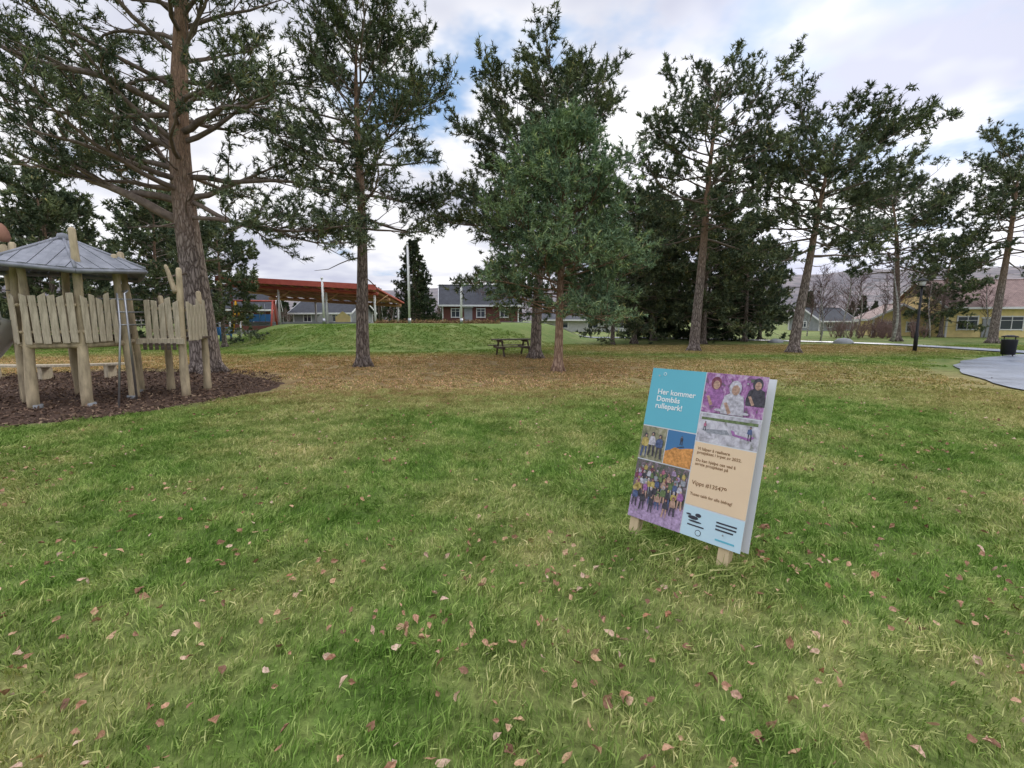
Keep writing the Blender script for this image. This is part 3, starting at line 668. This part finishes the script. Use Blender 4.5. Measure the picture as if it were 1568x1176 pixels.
def lamp(x,y,h_=3.7):
    e=empty('street_lamp',(x,y,hgt(x,y)))
    tube('post',[(0,0,-.05),(0,0,.9),(0,0,.95),(0,0,h_)],[.09,.09,.06,.05],BLACK,e,12)
    V=[];F=[];tubeg(V,F,[(0,0,h_),(0,0,h_+.05),(0,0,h_+.08)],[.05,.14,.14],12);mesh_obj('collar',V,F,BLACK,e,True)
    V=[];F=[];tubeg(V,F,[(0,0,h_+.08),(0,0,h_+.32)],[.11,.15],12);mesh_obj('lantern_glass',V,F,WHITE,e,True)
    V=[];F=[];tubeg(V,F,[(0,0,h_+.32),(0,0,h_+.35),(0,0,h_+.45),(0,0,h_+.5)],[.25,.24,.08,.02],14);mesh_obj('cap',V,F,BLACK,e,True)
lamp(20.6,24.0,3.2)
lamp(42,38,3.6)
e=empty('litter_bin',(22.0,20.8,hgt(22.0,20.8)))
V=[];F=[];tubeg(V,F,[(0,0,.08),(0,0,.1),(0,0,.72),(0,0,.76)],[.2,.24,.27,.27],16);mesh_obj('body',V,F,BLACK,e,True)
V=[];F=[];tubeg(V,F,[(0,0,.86),(0,0,.9),(0,0,.95)],[.28,.28,.12],16);mesh_obj('lid',V,F,BLACK,e,True)
for k in range(4):
    aa=k*math.pi/2; tube('strut',[(.22*math.cos(aa),.22*math.sin(aa),0),(.25*math.cos(aa),.25*math.sin(aa),.88)],.015,BLACK,e,6)
for (x,y,s) in [(22.2,31.5,.45),(18.5,33,.35)]:
    V=[];F=[];R=random.Random(int(x))
    tubeg(V,F,[(0,0,-.2),(0,0,0),(0,0,s*.4),(0,0,s*.7),(0,0,s*.8)],[s*.8,s,s*.9,s*.55,s*.1],9)
    V=[(v[0]*1.5*R.uniform(.85,1.15),v[1]*R.uniform(.85,1.15),v[2]*R.uniform(.9,1.1)) for v in V]
    o=mesh_obj('boulder',V,F,GREYP,None,True); o.location=(x,y,hgt(x,y))

e=empty('picnic_table',(.0,21.2,hgt(.0,21.2)),rad(18))
for i in range(5): box('top_board',(1.8,.13,.04),(0,-.3+i*.15,.74),DWOOD,e)
for s in(-1,1):
    for i in range(2): box('seat_board',(1.8,.13,.04),(0,s*(.68+i*.15),.45),DWOOD,e)
for x in(-.6,.6):
    box('seat_bearer',(.05,1.75,.1),(x,0,.38),DWOOD,e); box('top_bearer',(.05,.75,.09),(x,0,.675),DWOOD,e)
    for s in(-1,1): tube('leg',[(x+.05,s*.62,0),(x+.05,s*.25,.7)],.045,DWOOD,e,4,False)
e=empty('park_bench',(-12.3,12.3,hgt(-12.3,12.3)),rad(8))
for j in range(3):
    V=[];F=[]
    for i in range(13):
        t=-1+i/6; x=t*1.7;y=.35*t*t-.17+j*.13
        for (dy,dz) in((-.055,0),(.055,0),(.055,.05),(-.055,.05)): V.append((x,y+dy,.38+dz))
        if i:
            b0=(i-1)*4
            for k in range(4): F.append((b0+k,b0+(k+1)%4,b0+4+(k+1)%4,b0+4+k))
    F+= [(0,3,2,1),(48,49,50,51)]
    mesh_obj('seat_slat',V,F,WOOD,e)
for x in(-1.4,0,1.4): box('leg',(.1,.36,.38),(x,.35*(x/1.7)**2-.02,.185),WOOD,e); 

# ------------------------------------------------------------ play tower
e=empty('play_tower',(0,0,0)); R=random.Random(12)
VX=[(-9.32,8.95),(-8.68,8.42),(-7.88,8.62),(-7.78,9.5),(-8.3,10.3),(-9.3,10.0)]
tops=[3.1,2.7,3.3,2.95,3.1,3.3]
C=Vector((-8.62,9.3,0))
def log(name,x,y,top,r=.085,bend=.05,lx=0,ly=0,base=0):
    n=11;pts=[];rr=[];ph=R.uniform(0,6)
    for i in range(n):
        t=i/(n-1); pts.append((x+lx*t+bend*math.sin(t*4+ph)*(.3+t*.3),y+ly*t+bend*math.cos(t*3.5+ph)*.5,base-.1*(base==0)+t*(top-base))); rr.append(r*(1.25-.5*t)*(1+.06*math.sin(i*2.1+ph)))
    pts.append((pts[-1][0],pts[-1][1],pts[-1][2]+.03)); rr.append(rr[-1]*.55)
    return tube(name,pts,rr,LOG,e,12)
for (x,y),t in zip(VX,tops): log('post',x,y,t,.076,.08)
for (x,y) in VX: tube('post_shoe',[(x,y,-.1),(x,y,.07)],[.105,.10],GREYP,e,12)
V=[(x,y,1.22) for x,y in VX]+[(x,y,1.30) for x,y in VX]
F=[tuple(range(5,-1,-1)),tuple(range(6,12))]+[(i,(i+1)%6,6+(i+1)%6,6+i) for i in range(6)]
mesh_obj('deck',V,F,DWOOD,e)
def rail_run(a,b_,z0=1.20,z1=2.06,pw=.118,gap=.02,endt=1.0):
    a=Vector((*a,0));b_=Vector((*b_,0)); o=(( (a+b_)/2)-C); o.z=0; o.normalize(); d=(b_-a).normalized(); L=(b_-a).length
    ang=math.atan2(d.y,d.x); n=int((L*endt+.08)/(pw+gap)); s=(L*endt-(n*(pw+gap)))/2
    for i in range(n):
        q=a+d*(s+(i+.5)*(pw+gap))+o*.10; h_=z1-z0+R.uniform(-.06,.05)
        V,F=boxg((pw*R.uniform(.88,1.02),.026,h_)); sl_=R.uniform(-.035,.035); V=[(v[0],v[1],v[2]+(sl_*(1 if v[0]>0 else -1) if v[2]>0 else 0)) for v in V]
        ob=mesh_obj('plank',V,F,WOOD,e); ob.location=(q.x,q.y,z0+h_/2-R.uniform(0,.05)); ob.rotation_euler=(0,R.uniform(-.03,.03),ang)
        bm=ob.modifiers.new('b','BEVEL'); bm.width=.01; bm.segments=2
    for z in(z0+.18,z1-.2):
        p0=a+o*.06+Vector((0,0,z));p1=a+d*L*endt+o*.06+Vector((0,0,z)); tube('rail',[p0,p1],.03,LOG,e,8)
rail_run(VX[0],VX[1]); rail_run(VX[1],VX[2]); rail_run(VX[2],VX[3],endt=.75); rail_run(VX[4],VX[5])
for i in range(6):
    a_=VX[i];b_=VX[(i+1)%6]; tube('deck_beam',[(a_[0],a_[1],1.14),(b_[0],b_[1],1.14)],.055,LOG,e,8)
RV=[];Rr=1.32
for k in range(6):
    dx,dy=VX[k][0]-C.x,VX[k][1]-C.y; l=math.hypot(dx,dy); RV.append(Vector((C.x+dx/l*Rr,C.y+dy/l*Rr,2.52+(.06 if k%2 else -.04))))
pk=Vector((C.x,C.y,3.15))
V=[];F=[]
for k in range(6):
    a_,b_=RV[k],RV[(k+1)%6]; nb=9
    for j in range(nb):
        t0=j/nb;t1=(j+.93)/nb
        lo0=a_.lerp(b_,t0);lo1=a_.lerp(b_,t1)
        f0=min(t0,1-t0)*2; f1=min(t1,1-t1)*2
        m0=(a_.lerp(pk,f0) if t0<.5 else b_.lerp(pk,f0)); m1=(a_.lerp(pk,f1) if t1<.5 else b_.lerp(pk,f1))
        nn=(b_-a_).cross(pk-a_).normalized()*(.03 if j%2 else .022)
        b0=len(V); V+= [lo0,lo1,m1,m0,lo0+nn,lo1+nn,m1+nn,m0+nn]
        F+=[(b0+3,b0+2,b0+1,b0),(b0+4,b0+5,b0+6,b0+7),(b0,b0+1,b0+5,b0+4),(b0+1,b0+2,b0+6,b0+5),(b0+2,b0+3,b0+7,b0+6),(b0+3,b0,b0+4,b0+7)]
mesh_obj('roof_boards',V,F,ROOFG,e)
for k in range(6):
    tube('hip_board',[RV[k]+Vector((0,0,.03)),pk+Vector((0,0,.03))],.03,ROOFG,e,4)
    tube('eave_board',[RV[k]-Vector((0,0,.03)),RV[(k+1)%6]-Vector((0,0,.03))],.045,ROOFG,e,4)
V=[];F=[];tubeg(V,F,[pk+Vector((0,0,z)) for z in(-.05,.08,.1)],[.12,.08,.02],8);mesh_obj('roof_cap',V,F,ROOFG,e,True)
log('side_post',-9.72,9.25,3.1,.07,.02)
V=[];F=[];tubeg(V,F,[(-9.72,9.25,z) for z in(3.08,3.16,3.26,3.36,3.42)],[.08,.115,.10,.06,.01],12);mesh_obj('carved_head',V,F,simple('carved_brown',(.36,.19,.13),(.26,.13,.09),5),e,True)
log('post',-6.84,9.76,2.72,.07,.05,lx=.02); log('fork_limb',-6.86,9.76,2.68,.045,.03,lx=-.2,base=2.15); log('post',-6.97,10.62,2.3,.065)
log('post',-7.8,10.6,2.2,.065)
for i in range(8): box('deck_board',(.1,.95,.04),(-7.62+i*.11,10.18,1.22),DWOOD,e)
box('deck_edge',(.95,.04,.12),(-7.22,9.66,1.16),WOOD,e,rot=(0,0,.05))
C=Vector((-7.3,10.3,0))
rail_run((-7.5,9.74),(-6.84,9.80),z0=1.2,z1=2.02)
rail_run((-6.83,9.85),(-6.95,10.6),z0=1.2,z1=2.0)
for i in range(6): box('valance_board',(.07,.02,.14),(-7.5+i*.12,9.6,1.06),DWOOD,e)
for z in(1.5,1.75,2.0): tube('bar',[(-7.86,9.0,z),(-7.50,9.66,z)],.015,METAL,e,8)
tube('pole',[(-7.42,9.15,0),(-7.44,9.15,2.1),(-7.5,9.3,2.16),(-7.75,9.5,2.16)],.02,METAL,e,8)
tube('support_pole',[(-7.2,8.45,0),(-7.42,8.95,1.5),(-7.5,9.05,2.1)],.018,METAL,e,8)
for z in(.3,.6,.9): tube('rung',[(-8.25,10.2,z),(-7.85,9.6,z)],.03,LOG,e,8)
V=[];F=[];pr=[(-.26,.24),(-.24,.02),(-.12,-.02),(.12,-.02),(.24,.02),(.26,.24),(.30,.24),(.28,-.01),(.13,-.06),(-.13,-.06),(-.28,-.01),(-.30,.24)]
for i in range(17):
    t=i/16; x=-9.42-2.3*t; y=8.98+.25*t; z=1.62-1.45*math.sin(t*math.pi/2)**.95
    for (a_,c_) in pr: V.append((x,y+a_,z+c_))
    if i:
        b0=(i-1)*12
        for k in range(12): F.append((b0+k,b0+(k+1)%12,b0+12+(k+1)%12,b0+12+k))
mesh_obj('slide',V,F,PLASTIC,e,True)
tube('slide_support',[(-11.1,9.2,0),(-11.1,9.2,.3)],.04,METAL,e,8)
tube('slide_hoop',[(-9.46,8.72,1.5),(-9.48,8.72,2.15),(-9.48,9.24,2.15),(-9.46,9.24,1.5)],.018,METAL,e,8)

# ------------------------------------------------------------ information sign
th=rad(14.5); ee=Vector((.68,-.74,0)).normalized(); bk=Vector((.74,.68,0)).normalized()
up=(bk*math.sin(th)+Vector((0,0,1))*math.cos(th)).normalized(); yy=up.cross(ee)
S=empty('information_sign'); 
M=Matrix.Identity(4)
for i,vv in enumerate((ee,yy,up)):
    for k in range(3): M[k][i]=vv[k]
M.translation=Vector((.86,3.22,0))
S.matrix_world=M
BW,BH=.80,1.10; X0,Z0=-.055,.185
PANEL=simple('sign_panel',(.72,.74,.78),(.66,.68,.72),3,rough=.45,bmp=0)
POST=simple('sign_post_wood',(.66,.53,.33),(.48,.36,.21),5,stretch=(5,5,.7))
box('panel_front',(BW,.006,BH),(X0+BW/2,-.005,Z0+BH/2),PANEL,S,bev=.001)
box('panel_back',(BW,.006,BH),(X0+BW/2+.02,.075,Z0+BH/2-.0),PANEL,S,bev=.001)
box('post_left',(.07,.068,1.35),(.0,.035,.55),POST,S,bev=.004); box('post_right',(.07,.068,1.35),(.645,.035,.55),POST,S,bev=.004)
def flat(name,c,rough=.5): return simple('print_'+name,c,tuple(x*.93 for x in c),2,rough,0)
def mott(name,c):   # photographic print tones: soft light / dark variation
    return simple('print_'+name,tuple(min(.9,x*1.35+.02) for x in c),tuple(x*.55 for x in c),55,.5,0)
def sheet(name,u0,v0,u1,v1,m,off=.0095):
    xa=X0+u0*BW;xb=X0+u1*BW;za=Z0+(1-v1)*BH;zb=Z0+(1-v0)*BH
    return mesh_obj(name,[(xa,-off,za),(xb,-off,za),(xb,-off,zb),(xa,-off,zb)],[(0,1,2,3)],m,S)
def photo(name,cols,scale,seed):
    m,nt,b=mat('print_'+name,.45); tc=N(nt,'ShaderNodeTexCoord'); mp=N(nt,'ShaderNodeMapping'); mp.inputs['Location'].default_value=(seed,seed*.3,seed*1.7); mp.inputs['Scale'].default_value=(1.4,1,1)
    nt.links.new(tc.outputs['Object'],mp.inputs[0])
    nz=N(nt,'ShaderNodeTexNoise'); nz.inputs['Scale'].default_value=scale*.8; nt.links.new(mp.outputs[0],nz.inputs['Vector'])
    a_=N(nt,'ShaderNodeVectorMath',operation='MULTIPLY_ADD'); nt.links.new(nz.outputs['Color'],a_.inputs[0]); a_.inputs[1].default_value=(.1,.1,.1); nt.links.new(mp.outputs[0],a_.inputs[2])
    n_=len(cols); f0=noise_(nt,a_.outputs[0],scale*.7,5,.65); c_=ramp(nt,f0,[(.3+.4*i/(n_-1),c) for i,c in enumerate(cols)])
    nt.links.new(c_,b.inputs['Base Color']); return m
BLU=flat('blue',(.14,.48,.60)); ORG=flat('cream',(.82,.62,.42)); LBL=flat('pale_blue',(.55,.73,.82)); WH=flat('white',(.88,.88,.88)); TXT=flat('text_brown',(.25,.13,.06)); INK=flat('ink',(.05,.05,.065))
DK=mott('dark',(.06,.055,.07)); PUR=mott('purple',(.33,.14,.35)); SKIN=mott('skin',(.46,.29,.22)); LPUR=mott('lilac',(.42,.30,.47)); NAV=mott('navy',(.08,.11,.22)); SORG=mott('orange',(.62,.28,.08)); SBL=flat('photo_sky',(.07,.20,.40)); GRN=mott('leaf_green',(.14,.19,.08)); YLW=mott('yellow',(.48,.37,.12)); PNK=mott('pink',(.42,.14,.22)); LGR=mott('light_grey',(.50,.48,.54)); MAR=mott('maroon',(.2,.06,.09)); TEE=mott('print_grey',(.30,.31,.35))
sheet('blue_block',0,0,.505,.385,BLU)
sheet('photo_volunteers',.512,0,1,.245,photo('volunteers',[(.10,.16,.08),(.2,.09,.2),(.38,.17,.38),(.5,.34,.5),(.6,.5,.6)],26,2))
sheet('photo_skatepark',.512,.252,1,.425,photo('skatepark',[(.16,.18,.12),(.4,.38,.43),(.58,.56,.62),(.7,.69,.74)],18,5))
sheet('photo_children',0,.392,.245,.61,photo('children',[(.08,.10,.08),(.2,.2,.12),(.35,.32,.22),(.5,.47,.4)],26,7))
sheet('photo_skater',.252,.392,.505,.61,SBL); 
sheet('photo_group',0,.617,.505,1,photo('group',[(.05,.06,.05),(.10,.12,.08),(.18,.13,.16),(.40,.33,.38)],38,9))
sheet('text_block',.512,.432,1,.815,ORG); sheet('logo_block',.512,.822,1,1,LBL)
sheet('floor',.0,.86,.505,1,LPUR,.0104)
def poly(pts,m,off,name='figure'):
    mesh_obj(name,[(X0+u*BW,-off,Z0+(1-v)*BH) for u,v in pts],[tuple(range(len(pts)))],m,S)
def blob(u,v,rx,rz,m,off=.0115,n=14,name='figure'):
    xc=X0+u*BW; zc=Z0+(1-v)*BH
    mesh_obj(name,[(xc+rx*math.cos(2*math.pi*k/n),-off,zc+rz*math.sin(2*math.pi*k/n)) for k in range(n)],[tuple(range(n))],m,S)
R=random.Random(2)
def person(u,v,s,shirt,legs=None,off=.0115,hair=None):
    k=BW/BH; j=lambda a:a*R.uniform(.75,1.25)
    if legs:
        for q in(-1,1): poly([(u+q*s*.05,v+k*s*1.0),(u+q*s*.3,v+k*s*1.0),(u+q*s*j(.36),v+k*s*2.3),(u+q*s*.2,v+k*s*2.3)][::(1 if q<0 else -1)],legs,off+.0003)
    poly([(u-s*.14,v+k*s*.2),(u-s*j(.34),v+k*s*.36),(u-s*j(.42),v+k*s*j(.95)),(u-s*.28,v+k*s*1.15),(u+s*.28,v+k*s*1.15),(u+s*j(.42),v+k*s*j(.95)),(u+s*j(.34),v+k*s*.36),(u+s*.14,v+k*s*.2)],shirt,off+.0009)
    blob(u,v-k*s*.03,s*.14*R.uniform(.9,1.2),s*.19*R.uniform(.9,1.2),hair or DK,off+.0014,9); blob(u+s*R.uniform(-.03,.03),v+k*s*.03,s*.085,s*.115,SKIN,off+.0019,9)
for row,(v0_,n_,s_) in enumerate([(.655,12,.046),(.69,12,.05),(.73,11,.056),(.775,10,.062),(.83,6,.066)]):
    for i in range(n_):
        person(.02+.46*(i+R.uniform(.0,.9))/n_, v0_+R.uniform(-.018,.018), s_*R.uniform(.85,1.1), R.choice([PUR,LGR,YLW,PNK,NAV,MAR,TEE,DK,DK,LPUR,SKIN,GRN]), R.choice([DK,NAV,SKIN,TEE]) if row>1 else None, .0115+row*.0022, R.choice([DK,DK,MAR,YLW,LGR]))
# three volunteers, close-up, leaning over a table
def portrait(u,v,s,shirt,hair,off):
    k=BW/BH
    poly([(u-s*.10,v+k*s*.14),(u-s*.30,v+k*s*.26),(u-s*.38,v+k*s*.62),(u-s*.36,v+k*s*.86),(u+s*.36,v+k*s*.86),(u+s*.36,v+k*s*.60),(u+s*.29,v+k*s*.25),(u+s*.10,v+k*s*.14)],shirt,off)
    blob(u,v-k*s*.02,s*.155,s*.20,hair,off+.0006,16); blob(u+s*.02,v+k*s*.045,s*.10,s*.135,SKIN,off+.0012,16)
    poly([(u-s*.30,v+k*s*.50),(u-s*.20,v+k*s*.47),(u-s*.02,v+k*s*.80),(u-s*.12,v+k*s*.86)],SKIN,off+.0009)
portrait(.605,.065,.22,PUR,MAR,.0112); portrait(.93,.05,.20,DK,DK,.0112); portrait(.765,.085,.25,LGR,LGR,.0132)
blob(.66,.222,.03,.009,LGR,.016); blob(.86,.226,.03,.009,LGR,.016)
poly([(.54,.35),(.75,.335),(.78,.36),(.62,.375)],TEE,.0108); poly([(.53,.375),(.70,.365),(.66,.40),(.53,.40)],LGR,.0112); poly([(.78,.33),(.97,.35),(.93,.375),(.80,.36)],PUR,.0108); poly([(.80,.325),(.95,.34),(.93,.36),(.82,.35)],LGR,.0112); poly([(.53,.275),(.98,.27),(.98,.287),(.53,.29)],GRN,.0106)
person(.93,.30,.045,NAV,DK,.0118); person(.57,.305,.03,PNK,DK,.0118)
person(.05,.455,.085,YLW,NAV); person(.12,.44,.085,LGR,DK,.0135); person(.195,.45,.085,NAV,DK,.0155)
poly([(.252,.53),(.30,.515),(.34,.495),(.39,.50),(.44,.49),(.505,.482),(.505,.61),(.252,.61)],SORG,.0108)
person(.39,.425,.03,DK,DK,.0113); poly([(.36,.49),(.42,.48),(.422,.485),(.362,.496)],DK,.0115)
def text(s,u,v,size,m,off=.0112,name='lettering',bold=.0004):
    c=bpy.data.curves.new(name,'FONT'); c.body=s; c.size=size; c.materials.append(m); c.space_line=.95; c.offset=bold
    o=bpy.data.objects.new(name,c); COL.objects.link(o); o.parent=S; o.location=(X0+u*BW,-off,Z0+(1-v)*BH); o.rotation_euler=(math.pi/2,0,0); return o
text('Her kommer\nDombås\nrullepark!',.085,.17,.054,WH,bold=.0008)
text('Vi håper å realisere\nprosjektet i løpet av 2022.\n\nDu kan hjelpe oss ved å\nstøtte prosjektet på',.54,.478,.0272,TXT)
text('Vipps #135479',.54,.69,.038,TXT)
text('Tusen takk for alle bidrag!',.54,.755,.0262,TXT)
for k,(a_,b_) in enumerate([(.865,.95),(.885,.95),(.905,.93)]): sheet('logo_text_bar',.79,a_,b_,a_+.009,INK,.0112)
blob(.60,.885,.035,.012,INK); blob(.64,.865,.02,.012,INK,.012); blob(.56,.87,.018,.006,INK,.012); blob(.62,.905,.045,.006,INK,.012); sheet('logo_line',.56,.925,.70,.933,INK,.0112)
blob(.66,.965,.02,.02,INK,.0112,20); blob(.66,.965,.016,.016,LBL,.012,20); sheet('logo_line2',.80,.962,.95,.972,BLU,.0112)
blob(.13,.035,.012,.012,WH,.0112); blob(.13,.035,.009,.009,BLU,.012)
for (u,v) in [(.085,.05),(.085,.95),(.86,.05),(.86,.93)]: blob(u,v,.006,.006,METAL,.0235,10,'screw')

# ------------------------------------------------------------ sky, sun, camera
SUN_AZ=rad(33); SUN_EL=rad(26)
w=bpy.data.worlds.new('World'); sc.world=w; w.use_nodes=True; nt=w.node_tree; bg=nt.nodes['Background']
sky=N(nt,'ShaderNodeTexSky',sky_type='NISHITA'); sky.sun_disc=False; sky.sun_elevation=SUN_EL; sky.sun_rotation=SUN_AZ
tc=N(nt,'ShaderNodeTexCoord'); sx=N(nt,'ShaderNodeSeparateXYZ'); nt.links.new(tc.outputs['Generated'],sx.inputs[0])
zz=math_(nt,'ADD',math_(nt,'MAXIMUM',sx.outputs[2],0.0),.22)
cb_=N(nt,'ShaderNodeCombineXYZ'); nt.links.new(math_(nt,'DIVIDE',sx.outputs[0],zz),cb_.inputs[0]); nt.links.new(math_(nt,'DIVIDE',sx.outputs[1],zz),cb_.inputs[1]); cb_.inputs[2].default_value=2.3
cl=noise_(nt,cb_.outputs[0],1.9,5,0.55); cl2=noise_(nt,cb_.outputs[0],1.15,4,0.6)
bo=N(nt,'ShaderNodeVectorMath',operation='DOT_PRODUCT'); nt.links.new(tc.outputs['Generated'],bo.inputs[0]); bo.inputs[1].default_value=Vector((.55,.70,.45)).normalized()
cl=math_(nt,'SUBTRACT',cl,mapr(nt,bo.outputs['Value'],.92,.99,0,.15,True))
cover=mapr(nt,cl,.30,.44,0,1,True)
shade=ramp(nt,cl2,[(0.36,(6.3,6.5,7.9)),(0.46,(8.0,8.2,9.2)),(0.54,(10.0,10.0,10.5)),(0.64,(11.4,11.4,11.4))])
sd=Vector((math.sin(SUN_AZ)*math.cos(rad(14)),math.cos(SUN_AZ)*math.cos(rad(14)),math.sin(rad(14))))
dt=N(nt,'ShaderNodeVectorMath',operation='DOT_PRODUCT'); nt.links.new(tc.outputs['Generated'],dt.inputs[0]); dt.inputs[1].default_value=sd
glow=math_(nt,'ADD',1.0,math_(nt,'ADD',math_(nt,'MULTIPLY',mapr(nt,dt.outputs['Value'],.90,1.0,0,1,True),.3),math_(nt,'MULTIPLY',mapr(nt,sx.outputs[2],.58,.85,0,1,True),1.4)))  # sun-side glow, plus unseen overhead clouds brightened to light the ground
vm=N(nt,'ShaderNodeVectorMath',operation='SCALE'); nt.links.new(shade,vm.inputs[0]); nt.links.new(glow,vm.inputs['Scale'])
skyb=mix(nt,.8,sky.outputs[0],(3.9,6.0,9.4))
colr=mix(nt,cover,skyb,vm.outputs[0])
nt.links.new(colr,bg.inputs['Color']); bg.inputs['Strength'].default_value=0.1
sl=bpy.data.lights.new('sun','SUN'); sl.energy=1.5; sl.angle=rad(12); sl.color=(1,.95,.87)
so=bpy.data.objects.new('sun',sl); COL.objects.link(so)
d=-Vector((math.sin(SUN_AZ)*math.cos(SUN_EL),math.cos(SUN_AZ)*math.cos(SUN_EL),math.sin(SUN_EL))); so.rotation_euler=d.to_track_quat('-Z','Y').to_euler(); so.location=(0,0,30)
cam=bpy.data.cameras.new('camera'); cam.lens=36*718/1568; cam.sensor_width=36; cam.clip_end=6000; cam.clip_start=.05
co=bpy.data.objects.new('camera',cam); COL.objects.link(co); co.location=(0,0,1.6); co.rotation_euler=(rad(90-7.8),0,0); sc.camera=co
sc.view_settings.view_transform='Standard'; sc.view_settings.look='None'; sc.view_settings.exposure=0
